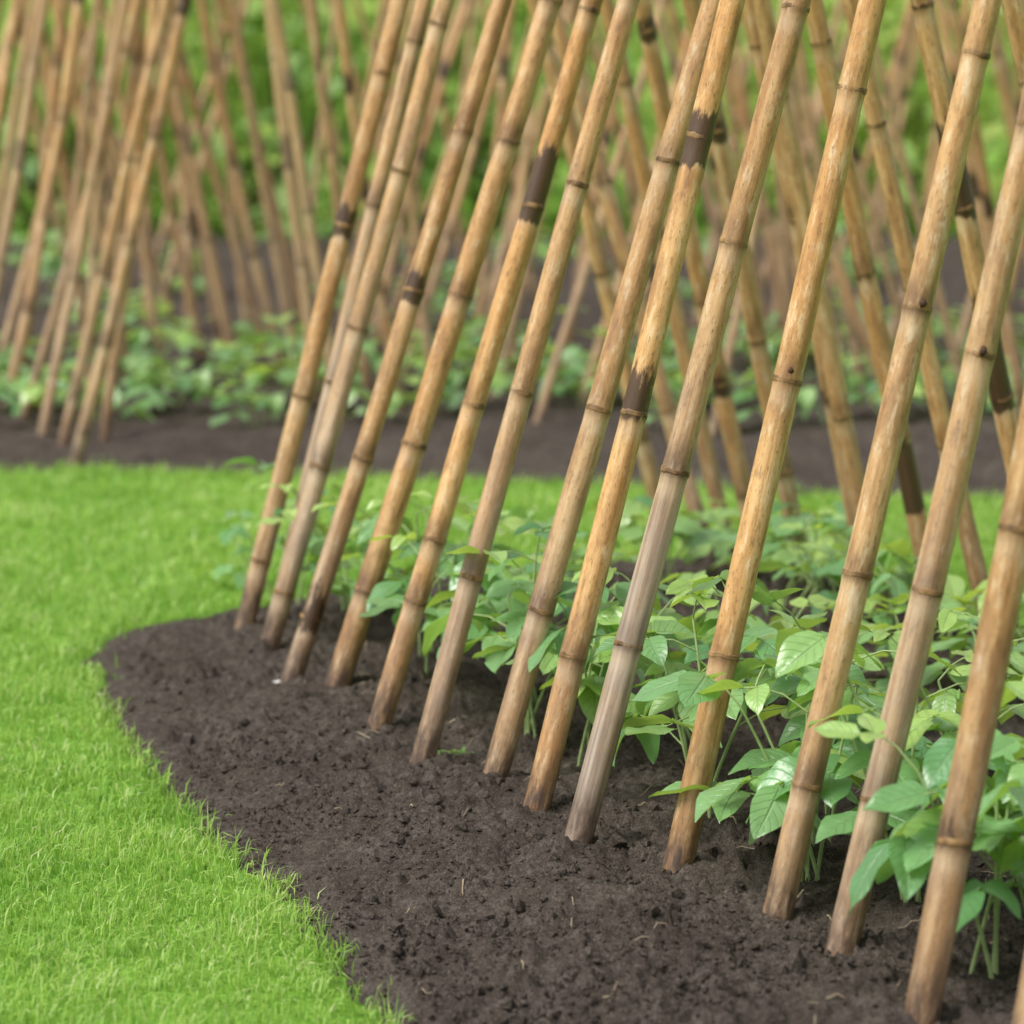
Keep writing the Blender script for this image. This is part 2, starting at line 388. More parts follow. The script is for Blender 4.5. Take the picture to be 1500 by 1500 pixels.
for (n, BV, BF, lo, ex, hi, jit) in ((18000, IV, IF, .0018, .0026, .013, .5), (110000, OV, OF, .0009, .0012, .0042, .55)):
    cx = rng.uniform(-0.8, 1.0, n); cy = 3.0 + 3.9 * rng.random(n) ** 1.25
    sd = sdist(bed1, cx, cy) + edge_noise(cx, cy); k = (sd > -0.004) & (fbm(cx, cy, 9, 3) + rng.normal(0, .16, n) > 0.42); cx, cy, sd = cx[k], cy[k], sd[k]
    cz = soil_z(cx, cy, sd); n = len(cx); nv = len(BV)
    rad = np.minimum(lo + ex * rng.exponential(0.7, n), hi)
    V = BV[None] * rng.uniform(1 - jit, 1 + jit, (n, nv, 1)) * rad[:, None, None] * rng.uniform(0.6, 1.3, (n, 1, 3))
    a = rng.uniform(0, 6.28, n)[:, None]
    V = np.stack([V[..., 0] * np.cos(a) - V[..., 1] * np.sin(a), V[..., 0] * np.sin(a) + V[..., 1] * np.cos(a), V[..., 2]], -1)
    V = V + np.stack([cx, cy, cz + rad * 0.2], 1)[:, None, :]
    T = BF[None] + (np.arange(n) * nv)[:, None, None]
    CA.add(V.reshape(-1, 3), None, T.reshape(-1, 3))
o = link('soil_crumbs', CA.mesh('soil_crumbs', False), M_SOIL)
structure(o, 'stuff', 'loose dark crumbs of earth scattered over the near bed', 'soil')
A = Acc()
for i in range(320):
    for _ in range(30):
        x = random.uniform(-0.5, 0.9); y = random.uniform(3.3, 6.0)
        rel = np.array([x, y, 0]) - O1
        if sdist(bed1, np.array([x]), np.array([y]))[0] > 0.05 and (rel @ P3 > -.10 or random.random() < .2): break
    a = random.uniform(0, 6.28); l = random.uniform(0.008, 0.045); c = random.uniform(-.5, .5)
    pts = []
    for s in np.linspace(-.5, .5, 5):
        xx = x + math.cos(a) * l * s - math.sin(a) * l * c * s * s; yy = y + math.sin(a) * l * s + math.cos(a) * l * c * s * s
        pts.append((xx, yy, float(bed1_z(xx, yy)[0]) + 0.003 + 0.004 * abs(s) * random.random()))
    A.tube(pts, random.uniform(.0004, .0012), 0.0004, 4)
structure(link('straw_litter', A.mesh('straw_litter'), M_STRAW), 'stuff', 'dry straw bits and stalk scraps lying on the dark soil', 'straw')

# ------------------------------------------------------------------ bamboo poles
def culm_profile(s, r0, L_, nodes):
    r = r0 * (0.99 - 0.16 * s / L_)
    for nd in nodes:
        r = r + r0 * (0.028 * np.exp(-((s - nd) / 0.013) ** 2) - 0.03 * np.exp(-((s - nd + 0.018) / 0.012) ** 2))
    return r
def bend(s, L_, b):
    return b[0] * np.sin(s / L_ * math.pi * 1.7), b[1] * np.sin(s / L_ * math.pi * 1.3)
def culm_mesh(name, r0, L_, nodes, darks, age, below, seed, seg=18, step=0.009, bw=(0.0, 0.0), ridge=False):
    r_ = np.random.default_rng(seed)
    s = np.arange(-below, L_ + 1e-6, step)
    s = np.sort(np.concatenate([s] + [nd + np.array([-.004, -.002, 0, .002, .004]) for nd in nodes]))
    rr = culm_profile(s, r0, L_, nodes)
    rr = rr * (1 + 0.012 * np.sin(s * 9 + seed))
    if ridge:
        for nd in nodes: rr = rr + r0 * 0.08 * np.exp(-((s - nd) / 0.003) ** 2)
    bx, by = bend(s, L_, bw)
    for k, nd in enumerate(nodes):
        bx = bx + (-1) ** k * 0.0016 * np.exp(-((s - nd) / 0.09) ** 2)
    th = np.linspace(0, 2 * math.pi, seg, endpoint=False)
    ov = 1 + 0.03 * np.cos(2 * th + seed)
    x = rr[:, None] * np.cos(th) * ov + bx[:, None]; y = rr[:, None] * np.sin(th) * ov + by[:, None]
    zz = np.repeat(s[:, None], seg, 1)
    v = np.stack([x, y, zz], -1).reshape(-1, 3); m = len(s)
    i = np.arange(m - 1)[:, None] * seg; j = np.arange(seg)[None]; j2 = (j + 1) % seg
    q = np.stack([i + j, i + j2, i + seg + j2, i + seg + j], -1).reshape(-1, 4)
    v = np.concatenate([v, [[bx[0], by[0], s[0]], [bx[-1], by[-1], s[-1]]]]); c0, c1 = len(v) - 2, len(v) - 1
    jj = np.arange(seg); t = np.concatenate([np.stack([np.full(seg, c0), (jj + 1) % seg, jj], 1), np.stack([np.full(seg, c1), (m - 1) * seg + jj, (m - 1) * seg + (jj + 1) % seg], 1)])
    def per(a): return np.concatenate([np.repeat(a, seg), [a[0], a[-1]]])
    nodal = np.zeros(m); pale = np.zeros(m)
    for k, nd in enumerate(nodes):
        st = r_.uniform(0.45, 1.0)
        nodal = np.maximum(nodal, st * np.exp(-((s - nd + 0.002) / 0.0055) ** 2)); nodal = np.maximum(nodal, 0.75 * st * st * np.exp(-((s - nd - 0.010) / 0.022) ** 2))
        pale = np.maximum(pale, np.exp(-((s - nd + 0.02) / 0.012) ** 2))
    dark = np.zeros(m)
    for (a, b, st) in darks: dark = np.maximum(dark, st * sst(a - 0.025, a + 0.015, s) * (1 - sst(b - 0.04, b + 0.05, s)))
    ag = age[0] * (1 - sst(age[1] * .4, age[1] * 1.15, s)) + age[2]
    dirt = 0.85 * (1 - sst(0.01, 0.10, s)) + 0.22 * (1 - sst(.08, .40, s))
    return mesh_np(name, v, [q, t], {'nodal': per(nodal), 'pale': per(pale), 'dark': per(dark), 'age': per(ag), 'dirt': per(dirt)})
def node_mesh(r, bx, by, z, seed):
    r_ = np.random.default_rng(seed); seg = 20
    th = np.linspace(0, 2 * math.pi, seg, endpoint=False)
    g = r_.uniform(.4, .9)
    prof = [(-0.0040, 0.97), (-0.0022, 1 + .040 * g), (-0.0008, 1 + .055 * g), (0.0003, 1 + .012 * g), (0.0012, 1 + .042 * g), (0.0026, 1 + .025 * g), (0.0042, 0.97)]
    wob = r_.normal(0, 0.0006, seg); rj = 1 + r_.normal(0, 0.010, seg); tl = r_.uniform(-.002, .002)
    V = []
    for dz, k in prof:
        V.append(np.stack([r * k * rj * np.cos(th) + bx, r * k * rj * np.sin(th) + by, z + dz * (.65 + .4 * g) + wob + tl * np.cos(th)], -1))
    V = np.concatenate(V); m = len(prof)
    i = np.arange(m - 1)[:, None] * seg; j = np.arange(seg)[None]; j2 = (j + 1) % seg
    return mesh_np('node', V, [np.stack([i + j, i + j2, i + seg + j2, i + seg + j], -1).reshape(-1, 4)])
def scar_mesh(r, bx, by, z, ang):
    v = IV * np.array([0.0040, 0.0045, 0.006]) * np.random.default_rng(int(ang * 50) + 400).uniform(.75, 1.2, (12, 1))
    c, s_ = math.cos(ang), math.sin(ang)
    v = np.stack([v[:, 0] * c - v[:, 1] * s_ + (r * 0.98) * c + bx, v[:, 0] * s_ + v[:, 1] * c + (r * .98) * s_ + by, v[:, 2] + z + 0.006], 1)
    return mesh_np('branch_scar', v, [IF])

def orient(o, d):
    o.rotation_mode = 'QUATERNION'; o.rotation_quaternion = Vector(d).to_track_quat('Z', 'Y')
def full_pole(B, T, L_, r0, ynodes, ydarks, age, seed, label, group, scars=(), bw=None):
    B = np.asarray(B, float); d = (T - B) / np.linalg.norm(T - B)
    def s_at(py):
        lo, hi = -0.3, 2.5
        for _ in range(40):
            m = (lo + hi) / 2
            if project(B + d * m)[1] > py: lo = m
            else: hi = m
        return (lo + hi) / 2
    r_ = random.Random(seed)
    nodes = sorted(s_at(y) for y in ynodes)
    sp = (nodes[-1] - nodes[0]) / (len(nodes) - 1) if len(nodes) > 1 else 0.27
    sp = min(max(sp, 0.18), 0.32)
    while nodes[-1] + sp < L_ - 0.03: nodes.append(nodes[-1] + sp * r_.uniform(.92, 1.06))
    while nodes[0] - sp > 0.03: nodes.insert(0, nodes[0] - sp * r_.uniform(.9, 1.05))
    darks = [(s_at(b), s_at(a), st) for (a, b, st) in ydarks]
    bw = bw or (r_.uniform(-.008, .008), r_.uniform(-.008, .008))
    root = empty('bamboo_pole', tuple(B)); orient(root, d)
    tag(root, label, 'bamboo pole', group)
    link('culm', culm_mesh('culm', r0, L_, nodes, darks, age, 0.16, seed, bw=bw), M_BAM, root)
    for k, nd in enumerate(nodes):
        rr = float(culm_profile(np.array([nd]), r0, L_, nodes)[0]); bx, by = bend(nd, L_, bw); bx += (-1) ** k * 0.0016
        link('node', node_mesh(rr, bx, by, nd, seed * 31 + k), M_NODE, root)
    q = root.rotation_quaternion
    for y in scars:
        s0 = s_at(y); rr = float(culm_profile(np.array([s0]), r0, L_, nodes)[0]); bx, by = bend(s0, L_, bw)
        tocam = q.inverted() @ (Vector(CAM) - Vector(B + d * s0)); ang = math.atan2(tocam.y, tocam.x) + r_.uniform(-.5, .5)
        link('branch_scar', scar_mesh(rr, bx, by, s0, ang), M_SCAR, root)
    return root

FG = 'front row of leaning bamboo poles in the near bed'
FRONT = [  # base px, top px, radius, node rows, scorch rows, age(low amount, reach, all over), label, scars
 ((361, 903), (586, 0), .0165, [822, 580, 330, 106], [(305, 348, 1.0)], (.2, .3, .0), 'leftmost front pole, at the rounded tip of the near soil bed', []),
 ((396, 936), (650, 0), .0165, [868, 682, 480, 250, 35], [], (.4, .7, .12), 'brownish second front pole from the left, close to the leftmost pole', []),
 ((428, 988), (731, 0), .0165, [905, 670, 425, 190], [(850, 930, .75), (402, 440, 1.0)], (.5, .3, .0), 'third front pole from the left, with a dark stained foot', []),
 ((492, 1004), (803, 0), .0190, [866, 650, 430, 205], [(636, 660, .6)], (.08, .3, .0), 'stout golden fourth front pole from the left with a clean bare foot', []),
 ((556, 1055), (862, 0), .0165, [880, 790, 592, 300, 12], [(225, 320, 1.1), (583, 602, .6)], (.2, .25, .0), 'fifth front pole from the left, with a long black scorch high up', []),
 ((620, 1104), (922, 0), .0160, [845, 575, 270], [], (.5, .5, .08), 'slim greyish sixth front pole from the left without black marks', []),
 ((722, 1142), (1052, -5), .0170, [895, 600, 238], [], (.25, .5, .05), 'seventh front pole from the left, crossing the eighth pole near the top', []),
 ((784, 1184), (1072, 0), .0170, [962, 605, 200], [(535, 612, .8), (168, 238, 1.1)], (.25, .3, .0), 'eighth front pole from the left, with two black scorched joints', []),
 ((845, 1230), (1166, 0), .0178, [945, 690, 355, 12], [], (.95, .60, .0), 'ninth front pole from the left, its lower half weathered pale grey', []),
 ((991, 1272), (1276, 0), .0180, [962, 556, 130], [], (.15, .2, .0), 'smooth honey coloured tenth front pole from the left', [550]),
 ((1137, 1340), (1441, 0), .0172, [1150, 840, 450, 76], [], (.30, .4, .06), 'eleventh front pole from the left, with a small black bud scar', [450]),
 ((1231, 1392), (1540, 0), .0172, [1172, 862, 516, 180], [], (.45, .6, .10), 'blotchy twelfth front pole from the left with a brown ringed joint', [520]),
 ((1347, 1495), (1632, 0), .0180, [1232, 772, 330], [(1190, 1245, .45)], (.25, .4, .0), 'thick thirteenth front pole from the left, nearest whole pole at the lower right', []),
 ((1494, 1580), (1790, 0), .0175, [1330, 900, 450], [], (.3, .5, .0), 'rightmost front pole, cut off at the lower right corner', []),
]
for i, (b, t, r, nd, dk, ag, lab, sc) in enumerate(FRONT):
    B = ground(b[0], b[1] + 6, 0.04); T = hit(t[0], t[1], B, R3)
    full_pole(B, T, 1.95, r, nd, dk, ag, 11 + i, lab, FG, sc)
B = ground(412, 922, 0.04) + R3 * 0.03; T = hit(622, 0, B, R3)
full_pole(B, T, 1.95, .0150, [800, 560, 300, 60], [], (.5, .8, .2), 101, 'dull thin pole half hidden close behind the second front pole', FG)

BG_ = 'back row of leaning bamboo poles in the near bed'
kb = O1 + P3 * 0.95; kr = -P3 * 0.475 + Z3 * 1.70
nb = np.cross(R3, kr); nb /= np.linalg.norm(nb)
BACK = [
 ((800, 80), (950, 690), .0160, [250, 400, 640], [], 'left-leaning back pole farthest left, seen between the fifth and sixth front poles'),
 ((860, 200), (1010, 720), .0160, [268, 405, 600], [(258, 275, .6)], 'left-leaning back pole seen behind the seventh front pole'),
 ((885, 0), (1048, 720), .0150, [120, 340, 580], [], 'left-leaning back pole passing just right of the seventh front pole'),
 ((937, 0), (1085, 700), .0170, [45, 238, 440, 562], [(28, 58, .9), (552, 578, .8)], 'left-leaning back pole crossing behind the eighth front pole near its top'),
 ((1022, 60), (1157, 750), .0165, [190, 500, 690], [(178, 208, .8)], 'left-leaning back pole crossing behind the ninth front pole'),
 ((1093, 0), (1243, 720), .0175, [66, 320, 580], [(572, 594, .7)], 'left-leaning back pole crossing behind the tenth front pole'),
 ((1128, 60), (1282, 840), .0155, [140, 380, 610], [], 'slimmer left-leaning back pole just right of the one behind the tenth front pole'),
 ((1188, 0), (1352, 800), .0175, [62, 400, 640], [(640, 745, 1.1), (392, 412, .7)], 'left-leaning back pole with a black scorch low down, behind the eleventh front pole'),
 ((1262, 60), (1424, 800), .0160, [180, 420, 650], [], 'left-leaning back pole between the two scorched back poles at the right'),
 ((1355, 0), (1484, 640), .0175, [5, 300, 580], [(185, 308, 1.2), (440, 592, 1.2)], 'left-leaning back pole with two long black scorches at the right'),
 ((1478, 0), (1608, 600), .0165, [120, 400], [], 'left-leaning back pole cut off at the upper right corner'),
]
for i, (t, b, r, nd, dk, lab) in enumerate(BACK):
    T = hit(t[0], t[1], kb, nb); Bv = hit(b[0], b[1], kb, nb)
    d = (T - Bv) / np.linalg.norm(T - Bv); B = Bv + d * ((0.03 - Bv[2]) / d[2])
    full_pole(B, T, 1.95, r, nd, dk, (.25, .3, .04), 201 + i, lab, BG_)

# background poles: shared culm meshes, one object each
def bgvar(k, r):
    nds = []; s = random.uniform(.05, .2)
    while s < 1.95: nds.append(s); s += random.uniform(.19, .28)
    dks = [(nds[j] - .01, nds[j] + random.uniform(.02, .07), .9) for j in range(1, len(nds)) if random.random() < .12]
    me = culm_mesh('culm', r, 2.0, nds, dks, (.3, .6, .08), .12, 300 + k, seg=12, step=.02, bw=(random.uniform(-.02, .02), random.uniform(-.02, .02)), ridge=True)
    me.materials.append(M_BAMF if k % 3 == 1 else M_BAM); return me
VAR = [bgvar(k, 0.0098 + 0.0005 * k) for k in range(8)]
VARB = [bgvar(20 + k, 0.0130 + 0.0009 * k) for k in range(5)]
ORD = ['first', 'second', 'third', 'fourth', 'fifth', 'sixth', 'seventh', 'eighth', 'ninth', 'tenth', 'eleventh', 'twelfth', 'thirteenth', 'fourteenth', 'fifteenth', 'sixteenth', 'seventeenth', 'eighteenth', 'nineteenth', 'twentieth']
O2 = np.array([-0.95, 7.95, 0.0])
TREL = ['left', 'middle', 'right', 'far right', 'farthest right']
bgpos = []
def add_bg(B, d, me, lab, grp, ti, side):
    o = bpy.data.objects.new('bamboo_pole', me); COL.objects.link(o)
    o.location = (B[0], B[1], 0.03); orient(o, d)
    o.rotation_quaternion = o.rotation_quaternion @ Quaternion((0, 0, 1), random.uniform(0, 6.28))
    tag(o, lab, 'bamboo pole', grp); bgpos.append((B, ti, side))
# the left trellis's nearest poles, measured one by one
LG = [((112, 677), (276, 0), 'thick'), ((152, 648), (228, 0), 'thin'), ((92, 655), (250, 0), 'thin'), ((60, 648), (188, 0), 'thin'), ((30, 628), (196, 0), 'thin'), ((8, 612), (116, 0), 'thick'), ((-14, 590), (152, 0), 'thin'), ((-40, 600), (62, 0), 'thick'), ((168, 585), (216, 0), 'thin'), ((24, 590), (84, 0), 'thin'), ((128, 600), (180, 0), 'thin'), ((-60, 590), (34, 0), 'thin'), ((76, 590), (136, 0), 'thin')]
for i, (b, t, kind) in enumerate(LG):
    B = ground(b[0], b[1], .03); T = hit(t[0], t[1], B, R3); d = (T - B) / np.linalg.norm(T - B)
    add_bg(B, d, random.choice(VARB if kind == 'thick' else VAR[3:]), f'blurred {kind} right-leaning pole at upper left, number {ORD[i]} in the left trellis front row', 'right-leaning poles of the left trellis in the back bed', 0, 0)
# left-leaning poles of the left trellis, seen in the gap left of the near row
LB = [((415, 545), (300, 0)), ((440, 560), (372, 130)), ((395, 530), (268, 60)), ((365, 520), (330, 30)), ((330, 530), (215, 0)), ((300, 540), (232, 140)), ((470, 600), (395, 0)), ((238, 545), (150, 60)), ((500, 640), (420, 120)), ((280, 500), (252, 40)), ((345, 545), (236, 60)), ((455, 520), (340, 60)), ((220, 500), (190, 30)), ((545, 600), (470, 60)), ((590, 610), (500, 0)), ((640, 620), (585, 100)), ((190, 560), (92, 60)), ((130, 540), (58, 80))]
for i, (b, t) in enumerate(sorted(LB, key=lambda k: -k[0][0])):
    B = ground(b[0], b[1], .03); T = hit(t[0], t[1], B, R3); d = (T - B) / np.linalg.norm(T - B)
    add_bg(B, d, random.choice(VARB if i % 3 == 1 else VAR), f'blurred left-leaning pole at upper left, {ORD[i]} from the right in the left trellis', 'left-leaning poles of the left trellis in the back bed', 0, 1)
for ti, p0 in enumerate((0.0, 1.2, 2.4, 3.6, 4.8)):
    for side in (0, 1):
        cnt = 0
        t = -3.0
        if ti == 0 and side == 0: t = 1.3
        if ti == 0 and side == 1: t = 2.4
        while t < 8:
            B = O2 + P3 * (p0 + 0.95 * side + random.uniform(-.18, .18)) + R3 * t
            near = B[1] < 10.4
            t += (random.uniform(.08, .17) if side == 0 else random.uniform(.09, .18)) if near else random.uniform(.34, .54)
            if B[1] < 7.92 or B[1] > 13.6: continue
            lean = random.uniform(.13, .36) * (1 if side == 0 else -1)
            d = P3 * lean + R3 * random.uniform(-.13, .13) + Z3; d /= np.linalg.norm(d)
            a = project(B)[0]; b = project(B + d * 1.0)[0]
            if max(a, b) < -20 or min(a, b) > 1520: continue
            dirn = 'right' if side == 0 else 'left'
            c = cnt; cnt += 1
            if ti == 0: c = 30
            if c < 20: lab = f'blurred {dirn}-leaning pole, {ORD[c]} from the near end of the {TREL[ti]} back trellis'
            else: lab = f'faint far {dirn}-leaning pole deep in the {TREL[ti]} back trellis'
            add_bg(B, d, random.choice(VARB[:1] + VAR[1:] if near else VAR), lab, f'{dirn}-leaning poles of the {TREL[ti]} trellis in the back bed', ti, side)

# ------------------------------------------------------------------ bean plants
VV = np.linspace(0, 1, 9)
WP = (VV ** 0.55) * ((1 - VV) ** 0.95); WP = WP / WP.max(); WP[0] = 0.05; WP[-1] = 0.0
UU = np.linspace(-1, 1, 7)
LI = np.arange(9 * 7).reshape(9, 7)
LQ = np.stack([LI[:-1, :-1], LI[:-1, 1:], LI[1:, 1:], LI[1:, :-1]], -1).reshape(-1, 4)
def add_leaf(A, org, d, roll, ln, wd, fold, curl, tone, r_):
    d = d / np.linalg.norm(d)
    s = np.cross(d, Z3); s /= np.linalg.norm(s) + 1e-9; n = np.cross(s, d)
    s, n = s * math.cos(roll) + n * math.sin(roll), n * math.cos(roll) - s * math.sin(roll)
    w = WP[:, None] * wd / 2; u = UU[None]
    ph = r_.uniform(0, 6.28); sidew = r_.uniform(-.10, .10)
    x = u * w + sidew * ln * (VV[:, None] ** 2)
    y = ln * VV[:, None] * (1 - 0.10 * curl * VV[:, None]) + 0 * u - 0.05 * ln * (np.abs(u)) * (1 - VV[:, None]) * (VV[:, None] < .3)
    z = fold * np.abs(u) * w * (1 - .4 * np.abs(u)) * 2 - curl * ln * 0.35 * VV[:, None] ** 2 + 0.028 * ln * np.sin(VV[:, None] * 11 + ph + u * 1.5) * u * u
    P = org + x[..., None] * s + y[..., None] * d + z[..., None] * n
    A.add(P.reshape(-1, 3), LQ, tone=tone, lu=np.repeat(u, 9, 0).ravel(), lv=np.repeat(VV[:, None], 7, 1).ravel())
def bean_meshes(seed, h, nst, ll, spread, npr=(3, 5), low=0.45, tone0=.42):
    r_ = random.Random(seed); LA = Acc(); SA = Acc()
    for k in range(nst):
        az = k * 6.283 / nst + r_.uniform(-.6, .6); hh = h * r_.uniform(.65, 1.0); ln = spread * r_.uniform(.15, .8)
        bx, by = r_.uniform(-.02, .02), r_.uniform(-.02, .02); tw = r_.uniform(-.7, .7)
        pts = []
        for f in np.linspace(0, 1, 8):
            a = az + tw * f; pts.append((bx + math.cos(a) * ln * f ** 1.3, by + math.sin(a) * ln * f ** 1.3, -0.02 + (hh + .02) * f))
        pts = np.array(pts); SA.tube(pts, 0.0026, 0.0015, 6)
        npet = r_.randint(*npr)
        for m in range(npet):
            f = low + (1 - low) * (m + r_.uniform(0, .6)) / npet; f = 1.0 if m == npet - 1 else min(f, 1)
            q = f * 7; i0 = min(int(q), 6); p = pts[i0] * (1 - (q - i0)) + pts[i0 + 1] * (q - i0)
            a = az + m * 2.5 + r_.uniform(-.7, .7); pl = r_.uniform(.045, .105) * (1.2 - .5 * f) * (ll / .075)
            el = r_.uniform(.15, .9)
            e = p + np.array([math.cos(a) * math.cos(el), math.sin(a) * math.cos(el), math.sin(el)]) * pl
            SA.tube([p, p * .5 + e * .5 + np.array([0, 0, pl * .10]), e], 0.0013, 0.0009, 5)
            young = f > .85 and r_.random() < .55
            sc = ll * r_.uniform(.7, 1.15) * (0.62 if young else 1)
            tone = min(1, max(0, r_.gauss(tone0, .28) + (.38 if young else 0)))
            pit = r_.uniform(-.15, .45) - (0.25 if young else 0)
            if r_.random() < .15: pit += .5
            for da, rel in ((0, 1.0), (1.45, .88), (-1.45, .88)):
                aa = a + da + r_.uniform(-.2, .2); pp = pit + r_.uniform(-.2, .25)
                d = np.array([math.cos(aa) * math.cos(pp), math.sin(aa) * math.cos(pp), -math.sin(pp)])
                og = e + (np.array([math.cos(a), math.sin(a), -.1]) * 0.018 if da == 0 else 0)
                if da == 0: SA.tube([e, e * .5 + og * .5, og + d * .004], 0.0009, 0.0008, 4)
                l_ = sc * rel * r_.uniform(.9, 1.1)
                add_leaf(LA, og, d, r_.uniform(-.5, .5), l_, l_ * r_.uniform(.56, .70), r_.uniform(-.05, .40), r_.uniform(.1, .9), min(1, max(0, tone + r_.uniform(-.1, .1))), r_)
    return LA.mesh('foliage'), SA.mesh('stem')
def plant(x, y, z, meshes, label, group, rot=0.0, sc=1.0):
    root = empty('bean_plant', (x, y, z)); root.rotation_euler = (0, 0, rot); root.scale = (sc, sc, sc)
    tag(root, label, 'bean plant', group)
    link('foliage', meshes[0], M_LEAF, root); link('stem', meshes[1], M_STEM, root)
    return root

PF = 'bean plants along the front poles'
FP = [  # along, perp, height, stems, leaf, low, label
 (.14, .09, .17, 2, .052, .5, 'small bean plant beyond the foot of the leftmost front pole'),
 (-.08, .04, .20, 2, .058, .5, 'small bean plant between the feet of the second and third front poles'),
 (-.28, .08, .22, 3, .066, .5, 'bean plant behind the stout fourth front pole from the left'),
 (-.50, .03, .24, 4, .068, .5, 'bean plant right of the bare foot of the fourth front pole'),
 (-.69, .08, .25, 3, .072, .52, 'bean plant rising behind the fifth front pole'),
 (-.89, .02, .26, 4, .074, .5, 'bean plant between the sixth and seventh front poles'),
 (-1.06, .09, .26, 3, .074, .52, 'bean plant behind the seventh front pole'),
 (-1.26, .01, .26, 4, .076, .5, 'bean plant with leaves crossing in front of the eighth front pole'),
 (-1.45, .03, .26, 3, .076, .48, 'bean plant right of the grey foot of the ninth front pole'),
 (-1.60, .13, .25, 3, .074, .5, 'bean plant between the ninth and tenth front poles'),
 (-1.79, .05, .25, 4, .076, .46, 'bean plant in front of the tenth front pole'),
 (-1.96, .12, .29, 4, .080, .40, 'tall bean plant between the eleventh and twelfth front poles'),
 (-2.11, .05, .29, 5, .080, .36, 'bean plant wrapping the twelfth front pole with broad leaves'),
 (-2.27, .10, .30, 5, .080, .38, 'bean plant rising behind the thirteenth front pole'),
]
for i, (t, p, h, ns, ll, low, lab) in enumerate(FP):
    P = O1 + R3 * t + P3 * p
    plant(P[0], P[1], float(bed1_z(P[0], P[1])[0]), bean_meshes(500 + i, h, ns, ll, .14, (3, 5), low), lab, PF)
for i, (px, py, h, ns, ll, lab) in enumerate([
        (1448, 1452, .25, 4, .080, 'broad leaved bean plant with bare stems right of the thirteenth front pole'),
        (1535, 1430, .28, 4, .082, 'bean plant at the right edge beside the rightmost front pole')]):
    P = ground(px, py, .03)
    plant(P[0], P[1], float(bed1_z(P[0], P[1])[0]), bean_meshes(560 + i, h, ns, ll, .11, (3, 5), .46), lab, PF)
PM = 'bean plants in the middle of the near bed'
k = 0
for t, pp in ((-.62, .40), (-1.12, .40), (-1.40, .36), (-1.72, .44)):
    P = O1 + R3 * (t + random.uniform(-.04, .04)) + P3 * (pp + random.uniform(-.04, .04))
    plant(P[0], P[1], float(bed1_z(P[0], P[1])[0]), bean_meshes(640 + k, random.uniform(.15, .18), 3, .070, .12, (3, 4), .5, .5),
          f'bean plant between the two pole rows, {ORD[k]} from the far end of the bed', PM)
    k += 1
PB = 'bean plants along the back poles of the near bed'
k = 0
for t, pps in ((-.06, (.86,)), (-.26, (.66, .88)), (-.48, (.88,)), (-.70, (.64, .86)), (-.92, (.84,)), (-1.12, (.66, .84)), (-1.35, (.68,))):
    for pp in pps:
        P = O1 + R3 * (t + random.uniform(-.04, .04)) + P3 * (pp + random.uniform(-.05, .03))
        plant(P[0], P[1], float(bed1_z(P[0], P[1])[0]), bean_meshes(600 + k, random.uniform(.12, .165), 3, .066, .12, (3, 5), .5, .55),
              f'soft-focus bean plant, {ORD[k]} from the far end of the back pole row', PB)
        k += 1
VP = [bean_meshes(700 + j, .12, 3, .064, .13, (3, 4), .4, .5) for j in range(5)]
lastpos = []
cand = [(B + P3 * (random.uniform(.06, .25) * (1 if side == 0 else -1)) + R3 * random.uniform(-.06, .06)) for (B, ti, side) in bgpos]
cand += [np.array([x + random.uniform(-.08, .08), 8.2 + .36 * j + random.uniform(-.16, .12), 0]) for j in range(6) for x in np.arange(-1.4, 1.6, .22)]
for P in sorted(cand, key=lambda p: p[1]):
    if P[1] < 7.95 or not -80 < project(P)[0] < 1580: continue
    if vnoise(P[0] * 2.9 + 3, P[1] * 2.1) < (.55 if P[1] < 8.25 else .20): continue
    if any((P[0] - q[0]) ** 2 + (P[1] - q[1]) ** 2 < (.225 if P[1] < 9.6 else .42) ** 2 for q in lastpos): continue
    lastpos.append(P)
parts3 = {'left': [], 'middle': [], 'right': []}
for P in lastpos:
    parts3['left' if project(P)[0] < 450 else 'middle' if project(P)[0] < 1000 else 'right'].append(P)
for part, ps in parts3.items():
    for c, P in enumerate(ps):
        lab = f'blurred bean plant in the {part} third of the back bed, {ORD[c]} nearest the lawn edge' if c < 12 else f'faint bean plant deep in the {part} third of the back bed'
        plant(P[0], P[1], 0.035, random.choice(VP), lab, f'bean plants in the {part} third of the back bed', random.uniform(0, 6.28), random.uniform(.75, 1.3) * (.8 if P[1] < 8.25 else 1))

# ------------------------------------------------------------------ weed tuft, pebble
P = ground(655, 1112, 0.03); z0 = float(bed1_z(P[0], P[1])[0])
A = Acc(); r_ = random.Random(5)
for k in range(16):
    a = r_.uniform(0, 6.28); ox, oy = r_.gauss(0, .014), r_.gauss(0, .006)
    d = np.array([math.cos(a), math.sin(a), r_.uniform(-.1, .5)])
    l_ = r_.uniform(.009, .02); add_leaf(A, np.array([ox, oy, .004]), d, r_.uniform(-.3, .3), l_, l_ * .3, .1, .5, r_.uniform(.5, 1), r_)
o = link('weed_sprout', A.mesh('weed_sprout'), M_LEAF); o.location = (P[0], P[1], z0)
tag(o, 'tiny green weed on bare soil by the foot of the sixth front pole', 'weed')
P = ground(408, 1003, 0.03)
o = link('pebble', mesh_np('pebble', IV * np.array([.011, .008, .006]) * np.random.default_rng(3).uniform(.8, 1.15, (12, 1)), [IF]), M_PEB)
o.location = (P[0], P[1], float(bed1_z(P[0], P[1])[0]) + .004)
tag(o, 'small whitish pebble on the soil near the third front pole', 'pebble')

